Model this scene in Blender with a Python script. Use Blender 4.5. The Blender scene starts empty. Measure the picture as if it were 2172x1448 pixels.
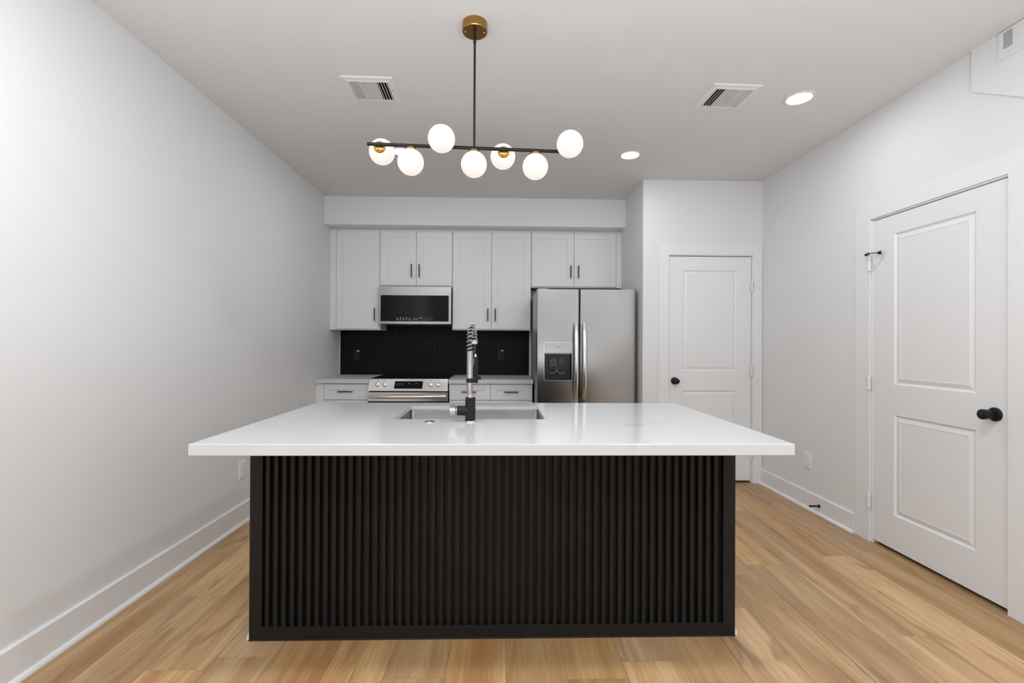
import bpy, math, random
from mathutils import Vector, Matrix

random.seed(7)
PI = math.pi
SC = bpy.context.scene
COL = SC.collection

# ------------------------------------------------------------------ camera, world, exposure, daylight, added fill lights
CAM_F, CAM_YAW, CAM_ROLL, CAM_PITCH, EYE = 985.0, 0.0245, 0.0052, 0.0039, 1.2488
cam = bpy.data.cameras.new('camera')
cam.sensor_fit = 'HORIZONTAL'
cam.sensor_width = 36.0
cam.lens = CAM_F / 2172.0 * 36.0
cam.clip_start = 0.02
camo = bpy.data.objects.new('camera', cam)
COL.objects.link(camo)
_f = Vector((math.sin(CAM_YAW) * math.cos(CAM_PITCH), math.cos(CAM_YAW) * math.cos(CAM_PITCH), math.sin(CAM_PITCH)))
_r = Vector((math.cos(CAM_YAW), -math.sin(CAM_YAW), 0))
_u = _r.cross(_f)
_cr, _sr = math.cos(CAM_ROLL), math.sin(CAM_ROLL)
_r2 = _r * _cr + _u * _sr
_u2 = _u * _cr - _r * _sr
camo.matrix_world = Matrix(((_r2.x, _u2.x, -_f.x, 0), (_r2.y, _u2.y, -_f.y, 0), (_r2.z, _u2.z, -_f.z, EYE), (0, 0, 0, 1)))
SC.camera = camo

SC.view_settings.view_transform = 'Standard'
SC.view_settings.look = 'None'
SC.view_settings.gamma = 1.0
SC.view_settings.use_curve_mapping = False
SC.view_settings.exposure = 0.0

world = bpy.data.worlds.new('sky')
SC.world = world
world.use_nodes = True
world.node_tree.nodes['Background'].inputs[0].default_value = (0.80, 0.90, 1.0, 1)
world.node_tree.nodes['Background'].inputs[1].default_value = 0.6

WIN = (-1.25, 1.75, 0.25, 2.35)          # patio window in the wall behind the camera: x0, x1, z0, z1
YFRONT = -3.4


def area_light(name, loc, rot, sx, sy, power, colour):
    l = bpy.data.lights.new(name, 'AREA')
    l.shape = 'RECTANGLE'
    l.size, l.size_y = sx, sy
    l.energy = power
    l.color = colour
    o = bpy.data.objects.new(name, l)
    COL.objects.link(o)
    o.location = loc
    o.rotation_euler = rot
    return o


P_WIN, P_FILL_UP, P_DOWN, LAMP_GLOBE, LAMP_CAN = 9, 128, 13.5, 0.78, 93.0
area_light('window_daylight', (0.25, YFRONT + 0.02, 1.30), (PI / 2, 0, 0), 3.0, 2.1, P_WIN, (0.885, 0.955, 1.05))
area_light('fill_uplight', (0.3, -0.9, 0.9), (PI, 0, 0), 2.6, 1.4, P_FILL_UP, (0.885, 0.955, 1.05))  # unseen uplight added behind the camera to brighten ceiling and walls
for dx in (-0.9, 1.0):
    for dy in (1.15, -0.9):
        area_light('fill_downlight', (dx, dy, 2.71), (0, 0, 0), 0.14, 0.14, P_DOWN, (0.92, 0.96, 1.02))  # unseen downlights added above the frame to brighten slab, floor and near walls

# ------------------------------------------------------------------ materials


def mat(name, col, rough=0.5, metal=0.0, spec=0.5, emit=None, estr=0.0, coat=0.0, aniso=0.0):
    m = bpy.data.materials.new(name)
    m.use_nodes = True
    b = m.node_tree.nodes['Principled BSDF']
    b.inputs['Base Color'].default_value = (*col, 1)
    b.inputs['Roughness'].default_value = rough
    b.inputs['Metallic'].default_value = metal
    b.inputs['Specular IOR Level'].default_value = spec
    b.inputs['Coat Weight'].default_value = coat
    b.inputs['Anisotropic'].default_value = aniso
    if emit:
        b.inputs['Emission Color'].default_value = (*emit, 1)
        b.inputs['Emission Strength'].default_value = estr
    return m


def nt(m):
    t = m.node_tree
    return t, t.nodes, t.links, t.nodes['Principled BSDF']


def bump_noise(m, scale=(200, 200, 200), strength=0.05, dist=0.001, detail=2.0, rough_var=None):
    t, N, L, b = nt(m)
    tc = N.new('ShaderNodeTexCoord')
    mp = N.new('ShaderNodeMapping')
    mp.inputs['Scale'].default_value = scale
    no = N.new('ShaderNodeTexNoise')
    no.inputs['Scale'].default_value = 1.0
    no.inputs['Detail'].default_value = detail
    bu = N.new('ShaderNodeBump')
    bu.inputs['Strength'].default_value = strength
    bu.inputs['Distance'].default_value = dist
    L.new(tc.outputs['Object'], mp.inputs['Vector'])
    L.new(mp.outputs['Vector'], no.inputs['Vector'])
    L.new(no.outputs['Fac'], bu.inputs['Height'])
    L.new(bu.outputs['Normal'], b.inputs['Normal'])
    if rough_var:
        mr = N.new('ShaderNodeMapRange')
        mr.inputs['To Min'].default_value, mr.inputs['To Max'].default_value = rough_var
        L.new(no.outputs['Fac'], mr.inputs['Value'])
        L.new(mr.outputs['Result'], b.inputs['Roughness'])
    return m


M = {}
M['wall'] = bump_noise(mat('wall_paint', (0.79, 0.79, 0.787), 0.6, spec=0.3), (90, 90, 90), 0.08, 0.001)
M['ceil'] = bump_noise(mat('ceiling_paint', (0.745, 0.745, 0.74), 0.75, spec=0.2), (120, 120, 120), 0.1, 0.001)
M['trim'] = mat('trim_paint', (0.82, 0.82, 0.815), 0.32)
M['cab'] = mat('cabinet_paint', (0.80, 0.80, 0.80), 0.38)
M['cabdark'] = mat('toe_kick_grey', (0.25, 0.25, 0.25), 0.6)  # darker grey of the toe kick
M['matte'] = mat('matte_black', (0.0095, 0.0095, 0.0095), 0.45, spec=0.28)
M['black'] = mat('black_plastic', (0.006, 0.006, 0.006), 0.35)
M['void'] = mat('painted_dark', (0.004, 0.004, 0.004), 0.9, spec=0.1)  # near-black colour standing in for shade in the vents and behind the doors
M['glass_black'] = mat('black_glass', (0.004, 0.004, 0.004), 0.04, spec=0.16)
M['cooktop'] = mat('cooktop_glass', (0.004, 0.004, 0.004), 0.12, spec=0.4)
M['chrome'] = mat('polished_nickel', (0.58, 0.565, 0.54), 0.16, 1.0)
M['satin'] = mat('satin_knob_metal', (0.86, 0.85, 0.83), 0.28, 1.0)
M['brass'] = mat('brushed_brass', (0.42, 0.24, 0.075), 0.3, 1.0)
M['gold'] = mat('polished_gold', (0.80, 0.45, 0.12), 0.12, 1.0)
M['antique'] = mat('antique_brass', (0.30, 0.25, 0.17), 0.35, 1.0)
M['white'] = mat('white_plastic', (0.84, 0.84, 0.83), 0.35)
M['vent'] = mat('vent_enamel', (0.80, 0.78, 0.76), 0.4)
M['mark'] = mat('white_print', (0.75, 0.75, 0.75), 0.5)
M['dimmark'] = mat('grey_print', (0.22, 0.22, 0.22), 0.5)
M['inkdark'] = mat('dark_print', (0.10, 0.10, 0.10), 0.5)
M['lcd'] = mat('lcd_window', (0.05, 0.065, 0.06), 0.2)
M['globe'] = mat('opal_glass', (0.22, 0.21, 0.20), 0.3, emit=(1.0, 0.93, 0.86), estr=LAMP_GLOBE)
M['can'] = mat('lit_diffuser', (0.9, 0.9, 0.9), 0.5, emit=(0.95, 0.97, 1.0), estr=LAMP_CAN)
M['grey'] = mat('grey_insert', (0.42, 0.42, 0.41), 0.6)
M['rawwood'] = mat('raw_wood_edge', (0.30, 0.19, 0.10), 0.7)
M['grout'] = mat('black_grout', (0.016, 0.016, 0.015), 0.8, spec=0.1)
M['tile'] = mat('black_tile', (0.004, 0.004, 0.004), 0.5, spec=0.16)
M['film'] = mat('clear_film', (0.10, 0.10, 0.10), 0.15, spec=0.8)


def steel(name, base, rough, aniso, axis, streak=(3, 3, 700)):
    m = mat(name, base, rough, 1.0, aniso=aniso)
    t, N, L, b = nt(m)
    tg = N.new('ShaderNodeTangent')
    tg.direction_type = 'RADIAL'
    tg.axis = axis
    L.new(tg.outputs['Tangent'], b.inputs['Tangent'])
    tc = N.new('ShaderNodeTexCoord')
    mp = N.new('ShaderNodeMapping')
    mp.inputs['Scale'].default_value = streak
    no = N.new('ShaderNodeTexNoise')
    no.inputs['Scale'].default_value = 1.0
    no.inputs['Detail'].default_value = 3.0
    mr = N.new('ShaderNodeMapRange')
    mr.inputs['To Min'].default_value = rough - 0.02
    mr.inputs['To Max'].default_value = rough + 0.02
    L.new(tc.outputs['Object'], mp.inputs['Vector'])
    L.new(mp.outputs['Vector'], no.inputs['Vector'])
    L.new(no.outputs['Fac'], mr.inputs['Value'])
    L.new(mr.outputs['Result'], b.inputs['Roughness'])
    # faint dents of thin sheet metal
    n2 = N.new('ShaderNodeTexNoise')
    n2.inputs['Scale'].default_value = 1.7
    n2.inputs['Detail'].default_value = 0.5
    bu = N.new('ShaderNodeBump')
    bu.inputs['Strength'].default_value = 0.5
    bu.inputs['Distance'].default_value = 0.03
    L.new(tc.outputs['Object'], n2.inputs['Vector'])
    L.new(n2.outputs['Fac'], bu.inputs['Height'])
    L.new(bu.outputs['Normal'], b.inputs['Normal'])
    return m


M['steel'] = steel('brushed_steel', (0.36, 0.345, 0.328), 0.24, 0.55, 'Z')
M['steel2'] = steel('brushed_steel_light', (0.72, 0.71, 0.69), 0.26, 0.5, 'Z')
M['sink'] = steel('sink_steel', (0.21, 0.20, 0.19), 0.3, 0.6, 'Z')
M['side'] = mat('fridge_side_grey', (0.42, 0.42, 0.41), 0.4, 0.3)


def quartz(name, rough):
    m = mat(name, (0.63, 0.63, 0.625), rough, spec=0.4)
    t, N, L, b = nt(m)
    tc = N.new('ShaderNodeTexCoord')
    n1 = N.new('ShaderNodeTexNoise')
    n1.inputs['Scale'].default_value = 1.6
    n1.inputs['Detail'].default_value = 6
    n1.inputs['Distortion'].default_value = 1.2
    r = N.new('ShaderNodeValToRGB')
    e = r.color_ramp.elements
    e[0].position, e[0].color = 0.485, (0, 0, 0, 1)
    e[1].position, e[1].color = 0.515, (0, 0, 0, 1)
    k = e.new(0.5)
    k.color = (1, 1, 1, 1)
    n2 = N.new('ShaderNodeTexNoise')
    n2.inputs['Scale'].default_value = 2.3
    r2 = N.new('ShaderNodeMapRange')
    r2.inputs['From Min'].default_value, r2.inputs['From Max'].default_value = 0.52, 0.72
    mu = N.new('ShaderNodeMath')
    mu.operation = 'MULTIPLY'
    mx = N.new('ShaderNodeMix')
    mx.data_type = 'RGBA'
    mx.inputs[6].default_value = (0.63, 0.63, 0.625, 1)
    mx.inputs[7].default_value = (0.54, 0.54, 0.53, 1)
    L.new(tc.outputs['Object'], n1.inputs['Vector'])
    L.new(tc.outputs['Object'], n2.inputs['Vector'])
    L.new(n1.outputs['Fac'], r.inputs['Fac'])
    L.new(n2.outputs['Fac'], r2.inputs['Value'])
    L.new(r.outputs['Color'], mu.inputs[0])
    L.new(r2.outputs['Result'], mu.inputs[1])
    L.new(mu.outputs['Value'], mx.inputs[0])
    L.new(mx.outputs[2], b.inputs['Base Color'])
    return m


M['quartz'] = quartz('white_quartz', 0.13)
M['honed'] = quartz('honed_quartz', 0.42)


def oak():
    m = mat('oak_planks', (0.4, 0.25, 0.13), 0.42, spec=0.35)
    t, N, L, b = nt(m)
    tc = N.new('ShaderNodeTexCoord')
    at = N.new('ShaderNodeAttribute')
    at.attribute_name = 'plank'
    off = N.new('ShaderNodeVectorMath')
    off.operation = 'MULTIPLY_ADD'
    off.inputs[1].default_value = (37.0, 53.0, 19.0)
    L.new(at.outputs['Color'], off.inputs[0])
    L.new(tc.outputs['Object'], off.inputs[2])

    def noise(scale, detail, dist=0.0, rough=0.5):
        mp = N.new('ShaderNodeMapping')
        mp.inputs['Scale'].default_value = scale
        no = N.new('ShaderNodeTexNoise')
        no.inputs['Scale'].default_value = 1
        no.inputs['Detail'].default_value = detail
        no.inputs['Distortion'].default_value = dist
        no.inputs['Roughness'].default_value = rough
        L.new(off.outputs['Vector'], mp.inputs['Vector'])
        L.new(mp.outputs['Vector'], no.inputs['Vector'])
        return no.outputs['Fac']

    def ramp(fac, stops):
        r = N.new('ShaderNodeValToRGB')
        e = r.color_ramp.elements
        e[0].position, e[0].color = stops[0][0], (*stops[0][1], 1)
        e[1].position, e[1].color = stops[-1][0], (*stops[-1][1], 1)
        for p, c in stops[1:-1]:
            k = e.new(p)
            k.color = (*c, 1)
        L.new(fac, r.inputs['Fac'])
        return r.outputs['Color']

    def mix(fac, a, c, mode='MIX'):
        x = N.new('ShaderNodeMix')
        x.data_type = 'RGBA'
        x.blend_type = mode
        if isinstance(fac, float):
            x.inputs[0].default_value = fac
        else:
            L.new(fac, x.inputs[0])
        for i, v in ((6, a), (7, c)):
            if isinstance(v, tuple):
                x.inputs[i].default_value = (*v, 1)
            else:
                L.new(v, x.inputs[i])
        return x.outputs[2]

    def rng(fac, a, c, lo=0.0, hi=1.0):
        x = N.new('ShaderNodeMapRange')
        x.inputs['From Min'].default_value, x.inputs['From Max'].default_value = a, c
        x.inputs['To Min'].default_value, x.inputs['To Max'].default_value = lo, hi
        L.new(fac, x.inputs['Value'])
        return x.outputs['Result']

    broad = noise((6.0, 0.65, 1), 3.0, 1.2)
    base = ramp(broad, [(0.30, (0.39, 0.205, 0.092)), (0.5, (0.545, 0.335, 0.160)), (0.72, (0.69, 0.46, 0.245))])
    grain = noise((60, 1.6, 1), 4.0, 0.4, 0.6)
    c1 = mix(rng(grain, 0.40, 0.70, 0.0, 0.48), base, (0.315, 0.180, 0.085))
    fine = noise((340, 9, 1), 2.0)
    c2 = mix(rng(fine, 0.45, 0.8, 0.0, 0.40), c1, (0.28, 0.16, 0.076))
    light = noise((150, 5, 1), 2.0, 0.6)
    c2b = mix(rng(light, 0.58, 0.8, 0.0, 0.35), c2, (0.78, 0.57, 0.33))
    # dark knots and mineral streaks
    kn = noise((8.5, 1.5, 1), 2.5, 1.6)
    c3 = mix(rng(kn, 0.60, 0.78, 0.0, 0.75), c2b, (0.17, 0.095, 0.045))
    sep = N.new('ShaderNodeSeparateColor')
    L.new(at.outputs['Color'], sep.inputs['Color'])
    tone = N.new('ShaderNodeHueSaturation')
    L.new(rng(sep.outputs[0], 0, 1, 0.84, 1.14), tone.inputs['Value'])
    L.new(rng(sep.outputs[1], 0, 1, 0.94, 1.06), tone.inputs['Saturation'])
    L.new(c3, tone.inputs['Color'])
    L.new(tone.outputs['Color'], b.inputs['Base Color'])
    bu = N.new('ShaderNodeBump')
    bu.inputs['Strength'].default_value = 0.12
    bu.inputs['Distance'].default_value = 0.001
    L.new(grain, bu.inputs['Height'])
    L.new(bu.outputs['Normal'], b.inputs['Normal'])
    return m


M['oak'] = oak()
M['seam'] = mat('plank_seam', (0.20, 0.115, 0.06), 0.8, spec=0.1)

# ------------------------------------------------------------------ mesh builder


class MB:
    def __init__(self):
        self.v, self.f, self.mi, self.sm, self.mats = [], [], [], [], []

    def _m(self, name):
        if name not in self.mats:
            self.mats.append(name)
        return self.mats.index(name)

    def add(self, verts, faces, m, smooth=False):
        o = len(self.v)
        self.v += [tuple(p) for p in verts]
        k = self._m(m)
        for fc in faces:
            self.f.append(tuple(i + o for i in fc))
            self.mi.append(k)
            self.sm.append(smooth)
        return self

    def box(self, x0, x1, y0, y1, z0, z1, m):
        v = [(x, y, z) for z in (z0, z1) for y in (y0, y1) for x in (x0, x1)]
        f = [(0, 2, 3, 1), (4, 5, 7, 6), (0, 1, 5, 4), (2, 6, 7, 3), (0, 4, 6, 2), (1, 3, 7, 5)]
        return self.add(v, f, m)

    def frame_of(self, d):
        d = Vector(d).normalized()
        a = Vector((0, 0, 1)) if abs(d.z) < 0.9 else Vector((1, 0, 0))
        u = a.cross(d).normalized()
        return d, u, d.cross(u)

    def lathe(self, c, axis, prof, m, seg=32, smooth=True, cap=True):
        """prof: list of (distance along axis, radius)"""
        d, u, w = self.frame_of(axis)
        c = Vector(c)
        v, f = [], []
        n = len(prof)
        for t, r in prof:
            for k in range(seg):
                a = 2 * PI * k / seg
                v.append(c + d * t + (u * math.cos(a) + w * math.sin(a)) * r)
        for i in range(n - 1):
            for k in range(seg):
                k2 = (k + 1) % seg
                f.append((i * seg + k, i * seg + k2, (i + 1) * seg + k2, (i + 1) * seg + k))
        self.add(v, f, m, smooth)
        if cap:
            for i, rev in ((0, True), (n - 1, False)):
                if prof[i][1] > 1e-6:
                    ring = [c + d * prof[i][0] + (u * math.cos(2 * PI * k / seg) + w * math.sin(2 * PI * k / seg)) * prof[i][1] for k in range(seg)]
                    self.add(ring, [tuple(range(seg))[::-1] if rev else tuple(range(seg))], m)
        return self

    def cyl(self, a, b, r, m, seg=24, r2=None, bev=0.0):
        a, b = Vector(a), Vector(b)
        ln = (b - a).length
        r2 = r if r2 is None else r2
        if bev:
            prof = [(0, r - bev), (bev, r), (ln - bev, r2), (ln, r2 - bev)]
            # split the ring so that the bevel stays crisp
            self.lathe(a, b - a, prof[:2], m, seg, True, False)
            self.lathe(a, b - a, prof[1:3], m, seg, True, False)
            self.lathe(a, b - a, prof[2:], m, seg, True, False)
            self.disc(a, b - a, r - bev, m, seg)
            self.disc(b, b - a, r2 - bev, m, seg)
            return self
        return self.lathe(a, b - a, [(0, r), (ln, r2)], m, seg)

    def disc(self, c, axis, r, m, seg=24):
        d, u, w = self.frame_of(axis)
        c = Vector(c)
        return self.add([c + (u * math.cos(2 * PI * k / seg) + w * math.sin(2 * PI * k / seg)) * r for k in range(seg)], [tuple(range(seg))], m)

    def sphere(self, c, r, m, seg=32, rings=16, sz=1.0):
        prof = [(-r * sz * math.cos(PI * i / rings), r * math.sin(PI * i / rings)) for i in range(rings + 1)]
        prof[0] = (prof[0][0], 1e-7)
        prof[-1] = (prof[-1][0], 1e-7)
        return self.lathe(c, (0, 0, 1), prof, m, seg, True, False)

    def tube(self, pts, r, m, seg=10, cap=True, flat=(1, 1), up=None):
        pts = [Vector(p) for p in pts]
        n = len(pts)
        v, f = [], []
        prev = None
        rr = r if isinstance(r, (list, tuple)) else [r] * n
        for i in range(n):
            d = (pts[min(i + 1, n - 1)] - pts[max(i - 1, 0)]).normalized()
            if prev is None:
                a = Vector(up) if up else (Vector((0, 0, 1)) if abs(d.z) < 0.9 else Vector((1, 0, 0)))
                u = (a - d * a.dot(d)).normalized()
            else:
                u = (prev - d * prev.dot(d)).normalized()
            prev = u
            w = d.cross(u)
            for k in range(seg):
                a = 2 * PI * k / seg
                v.append(pts[i] + u * math.cos(a) * rr[i] * flat[0] + w * math.sin(a) * rr[i] * flat[1])
        for i in range(n - 1):
            for k in range(seg):
                k2 = (k + 1) % seg
                f.append((i * seg + k, i * seg + k2, (i + 1) * seg + k2, (i + 1) * seg + k))
        self.add(v, f, m, True)
        if cap:
            self.add(v[:seg], [tuple(range(seg))[::-1]], m)
            self.add(v[-seg:], [tuple(range(seg))], m)
        return self

    def prism(self, poly, d, m, cap=True):
        """closed polygon (3d points) extruded by vector d"""
        d = Vector(d)
        p = [Vector(q) for q in poly]
        n = len(p)
        v = p + [q + d for q in p]
        f = [(i, (i + 1) % n, n + (i + 1) % n, n + i) for i in range(n)]
        if cap:
            f += [tuple(range(n))[::-1], tuple(range(n, 2 * n))]
        return self.add(v, f, m)

    def rings(self, loops, m, close=True):
        """successive equal-length loops of 3d points bridged with quads, last one filled"""
        n = len(loops[0])
        v = [p for lp in loops for p in lp]
        f = []
        for i in range(len(loops) - 1):
            for k in range(n):
                k2 = (k + 1) % n
                f.append((i * n + k, i * n + k2, (i + 1) * n + k2, (i + 1) * n + k))
        if close:
            o = (len(loops) - 1) * n
            f.append(tuple(range(o, o + n)))
        return self.add(v, f, m)

    def text(self, s, size, org, ux, uy, m, lift=0.0004):
        c = bpy.data.curves.new('t', 'FONT')
        c.body = s
        c.size = size
        c.align_x = 'CENTER'
        c.align_y = 'CENTER'
        c.resolution_u = 3
        o = bpy.data.objects.new('t', c)
        me = o.to_mesh()
        org, ux, uy = Vector(org), Vector(ux), Vector(uy)
        nz = ux.cross(uy)
        self.add([org + ux * p.co.x + uy * p.co.y + nz * lift for p in me.vertices], [tuple(p.vertices) for p in me.polygons], m)
        o.to_mesh_clear()
        bpy.data.objects.remove(o)
        bpy.data.curves.remove(c)
        return self

    def obj(self, name, parent=None, bevel=0.0, seg=2):
        me = bpy.data.meshes.new(name)
        org = Vector((0, 0, 0))
        if parent is None and self.v:
            xs, ys, zs = zip(*self.v)
            org = Vector(((min(xs) + max(xs)) / 2, (min(ys) + max(ys)) / 2, min(zs)))
        elif parent is not None:
            org = WORLD[parent.name]
        me.from_pydata([tuple(Vector(p) - org) for p in self.v], [], self.f)
        for n in self.mats:
            me.materials.append(M[n])
        me.polygons.foreach_set('material_index', self.mi)
        me.polygons.foreach_set('use_smooth', self.sm)
        me.update()
        import bmesh
        bm = bmesh.new()
        bm.from_mesh(me)
        bmesh.ops.recalc_face_normals(bm, faces=bm.faces)
        bm.to_mesh(me)
        bm.free()
        o = bpy.data.objects.new(name, me)
        COL.objects.link(o)
        if parent is None:
            o.location = org
            WORLD[o.name] = org
        else:
            o.parent = parent
            WORLD[o.name] = org
        if bevel:
            b = o.modifiers.new('bevel', 'BEVEL')
            b.width = bevel
            b.segments = seg
            b.limit_method = 'ANGLE'
            b.angle_limit = math.radians(50)
            b.use_clamp_overlap = True
        return o


WORLD = {}


def tag(o, label, cat, group=None, kind=None):
    o['label'] = label
    o['category'] = cat
    if group:
        o['group'] = group
    if kind:
        o['kind'] = kind
    return o


def thing(name, loc, label, cat, group=None, kind=None):
    o = bpy.data.objects.new(name, None)
    o.empty_display_size = 0.05
    COL.objects.link(o)
    o.location = loc
    WORLD[o.name] = Vector(loc)
    return tag(o, label, cat, group, kind)


def rect(x0, x1, z0, z1, y):
    return [(x0, y, z0), (x1, y, z0), (x1, y, z1), (x0, y, z1)]


# ------------------------------------------------------------------ key planes of the room
XL, XR, ZC, YK, YP, XN, YS, ZS = -1.781, 2.363, 2.724, 5.18, 4.138, 1.2746, 4.721, 2.44
T = 0.12

# ------------------------------------------------------------------ setting
# floor: wide oak planks running towards the kitchen wall
W = 0.2286
seam0 = 0.027
known = {(1.399, 1.627): 2.604, (1.627, 1.856): 1.958, (1.856, 2.085): 2.707, (0.484, 0.713): 1.82, (-1.345, -1.116): 1.80,
         (-1.573, -1.345): 2.32}
fv, ff, fcol, fmi = [], [], [], []
i0 = int(math.floor((XL - 0.1 - seam0) / W))
i1 = int(math.ceil((XR + 0.15 - seam0) / W))
for i in range(i0, i1):
    a, b = seam0 + i * W, seam0 + (i + 1) * W
    start = random.uniform(0, 1.5)
    for (ka, kb), yy in known.items():
        if abs(ka - a) < 0.02:
            start = yy
    y = start - 1.5 * math.ceil((start - YFRONT) / 1.5)
    while y < YK + T:
        y2 = y + 1.5
        g, ge = 0.0008, 0.0003
        c = (random.random(), random.random(), random.random(), 1)
        o = len(fv)
        ya, yb = max(y, YFRONT - T) + ge, min(y2, YK + T) - ge
        if yb > ya:
            fv += [(a + g, ya, 0), (b - g, ya, 0), (b - g, yb, 0), (a + g, yb, 0)]
            ff.append((o, o + 1, o + 2, o + 3))
            fcol.append(c)
            fmi.append(0)
        y = y2
o = len(fv)
fv += [(XL - T, YFRONT - T, -0.0012), (XR + T, YFRONT - T, -0.0012), (XR + T, YK + T, -0.0012), (XL - T, YK + T, -0.0012)]
fv += [(XL - T, YFRONT - T, -0.08), (XR + T, YFRONT - T, -0.08), (XR + T, YK + T, -0.08), (XL - T, YK + T, -0.08)]
ff += [(o, o + 1, o + 2, o + 3), (o + 4, o + 7, o + 6, o + 5), (o, o + 4, o + 5, o + 1), (o + 1, o + 5, o + 6, o + 2), (o + 2, o + 6, o + 7, o + 3), (o + 3, o + 7, o + 4, o)]
fmi += [1] * 6
fcol += [(0, 0, 0, 1)] * 6
me = bpy.data.meshes.new('floor')
me.from_pydata(fv, [], ff)
me.materials.append(M['oak'])
me.materials.append(M['seam'])
me.polygons.foreach_set('material_index', fmi)
ca = me.attributes.new('plank', 'FLOAT_COLOR', 'CORNER')
for p in me.polygons:
    for li in p.loop_indices:
        ca.data[li].color = fcol[p.index]
flo = bpy.data.objects.new('floor', me)
COL.objects.link(flo)
tag(flo, 'light oak plank floor running toward the kitchen', 'floor', kind='structure')


def structure(mb, name, label, cat, bevel=0.0):
    return tag(mb.obj(name, None, bevel), label, cat, kind='structure')


structure(MB().box(XL - T, XR + T, YFRONT - T, YK + T, ZC, ZC + 0.1, 'ceil'), 'ceiling', 'smooth off-white painted ceiling', 'ceiling')
structure(MB().box(XL - T, XL, YFRONT - T, YK + T, 0, ZC, 'wall'), 'wall_left', 'long plain white wall left of the island', 'wall')
structure(MB().box(XL, XN + T, YK, YK + T, 0, ZC, 'wall'), 'wall_back', 'white wall behind the wall cabinets and black tile', 'wall')
structure(MB().box(XN, XN + T, YP + T, YK, 0, ZC, 'wall'), 'wall_niche', 'narrow white side wall right of the refrigerator', 'wall')
# wall with the far door: opening 1.495 .. 2.272 up to 2.052
D2 = (1.494, 2.2745, 2.052)
w = MB()
w.box(XN, D2[0], YP, YP + T, 0, ZC, 'wall').box(D2[1], XR, YP, YP + T, 0, ZC, 'wall').box(D2[0], D2[1], YP, YP + T, D2[2], ZC, 'wall')
structure(w, 'wall_pantry', 'white wall around the far door', 'wall')
# right wall with the near door
D1 = (2.088, 2.906, 2.046)
w = MB()
w.box(XR, XR + T, YFRONT - T, D1[0], 0, ZC, 'wall').box(XR, XR + T, D1[1], YK + T, 0, ZC, 'wall').box(XR, XR + T, D1[0], D1[1], D1[2], ZC, 'wall')
structure(w, 'wall_right', 'white wall around the near door on the right', 'wall')
w = MB()
w.box(XL, XR, YFRONT - T, YFRONT, 0, WIN[2], 'wall').box(XL, XR, YFRONT - T, YFRONT, WIN[3], ZC, 'wall')
w.box(XL, WIN[0], YFRONT - T, YFRONT, WIN[2], WIN[3], 'wall').box(WIN[1], XR, YFRONT - T, YFRONT, WIN[2], WIN[3], 'wall')
structure(w, 'wall_front', 'white wall with the wide window opposite the kitchen', 'wall')
w = MB()
for a, b in ((WIN[0], WIN[0] + 0.06), (WIN[1] - 0.06, WIN[1]), (0.22, 0.28)):
    w.box(a, b, YFRONT - 0.09, YFRONT - 0.02, WIN[2], WIN[3], 'trim')
w.box(WIN[0], WIN[1], YFRONT - 0.09, YFRONT - 0.02, WIN[2], WIN[2] + 0.06, 'trim').box(WIN[0], WIN[1], YFRONT - 0.09, YFRONT - 0.02, WIN[3] - 0.06, WIN[3], 'trim')
wn = structure(w, 'window_1', 'wide white framed window opposite the kitchen', 'window')
M['pane'] = mat('window_glass', (0.9, 0.95, 0.95), 0.02)
M['pane'].node_tree.nodes['Principled BSDF'].inputs['Transmission Weight'].default_value = 1.0
MB().box(WIN[0] + 0.05, WIN[1] - 0.05, YFRONT - 0.058, YFRONT - 0.052, WIN[2] + 0.05, WIN[3] - 0.05, 'pane').obj('window_pane', wn)
# unseen black boxes added behind the two doors to stop light leaks
structure(MB().box(XR + T, XR + T + 0.5, 1.9, 1.94, 0, 2.2, 'void').box(XR + T, XR + T + 0.5, 3.0, 3.04, 0, 2.2, 'void').box(XR + T + 0.5, XR + T + 0.54, 1.9, 3.04, 0, 2.2, 'void')
          .box(XR + T, XR + T + 0.54, 1.9, 3.04, 2.2, 2.24, 'void').box(XR + T, XR + T + 0.54, 1.9, 3.04, -0.03, -0.0, 'void'),
          'wall_leak_block_near', 'added black box behind the near door against light leaks', 'wall')
structure(MB().box(1.40, 2.363, YP + 0.6, YP + 0.64, 0, 2.2, 'void').box(1.40, 2.363, YP + T, YP + 0.64, 2.2, 2.24, 'void'),
          'wall_leak_block_far', 'added black box behind the far door against light leaks', 'wall')

# soffit over the wall cabinets
structure(MB().box(XL, XN, YS, YK, ZS, ZC, 'wall'), 'trim_1', 'boxed white soffit over the wall cabinets', 'soffit')
# sloping stair bulkhead on the right wall
bh = [(XR - 0.012, 2.265, ZC), (XR - 0.012, 2.265, 2.52), (XR - 0.012, 1.2, 1.838), (XR - 0.012, 1.2, ZC)]
structure(MB().prism(bh, (0.012, 0, 0), 'wall'), 'trim_2', 'white stair bulkhead with sloping underside at the top right', 'bulkhead')

# baseboards with shoe moulding
b = MB().prism([(XL, YFRONT, 0), (XL + 0.015, YFRONT, 0), (XL + 0.015, YFRONT, 0.134), (XL + 0.010, YFRONT, 0.139), (XL, YFRONT, 0.139)], (0, 4.55 - YFRONT, 0), 'trim')
bb = structure(b, 'baseboard_left', 'tall white baseboard along the left wall', 'baseboard')


def shoe(x, sgn, y0, y1, par):
    p = [(x, y0, 0)] + [(x + sgn * 0.016 * math.cos(a), y0, 0.018 * math.sin(a)) for a in [PI / 2 * k / 5 for k in range(6)]]
    return MB().prism(p, (0, y1 - y0, 0), 'trim').obj('shoe_moulding', par)


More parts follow.
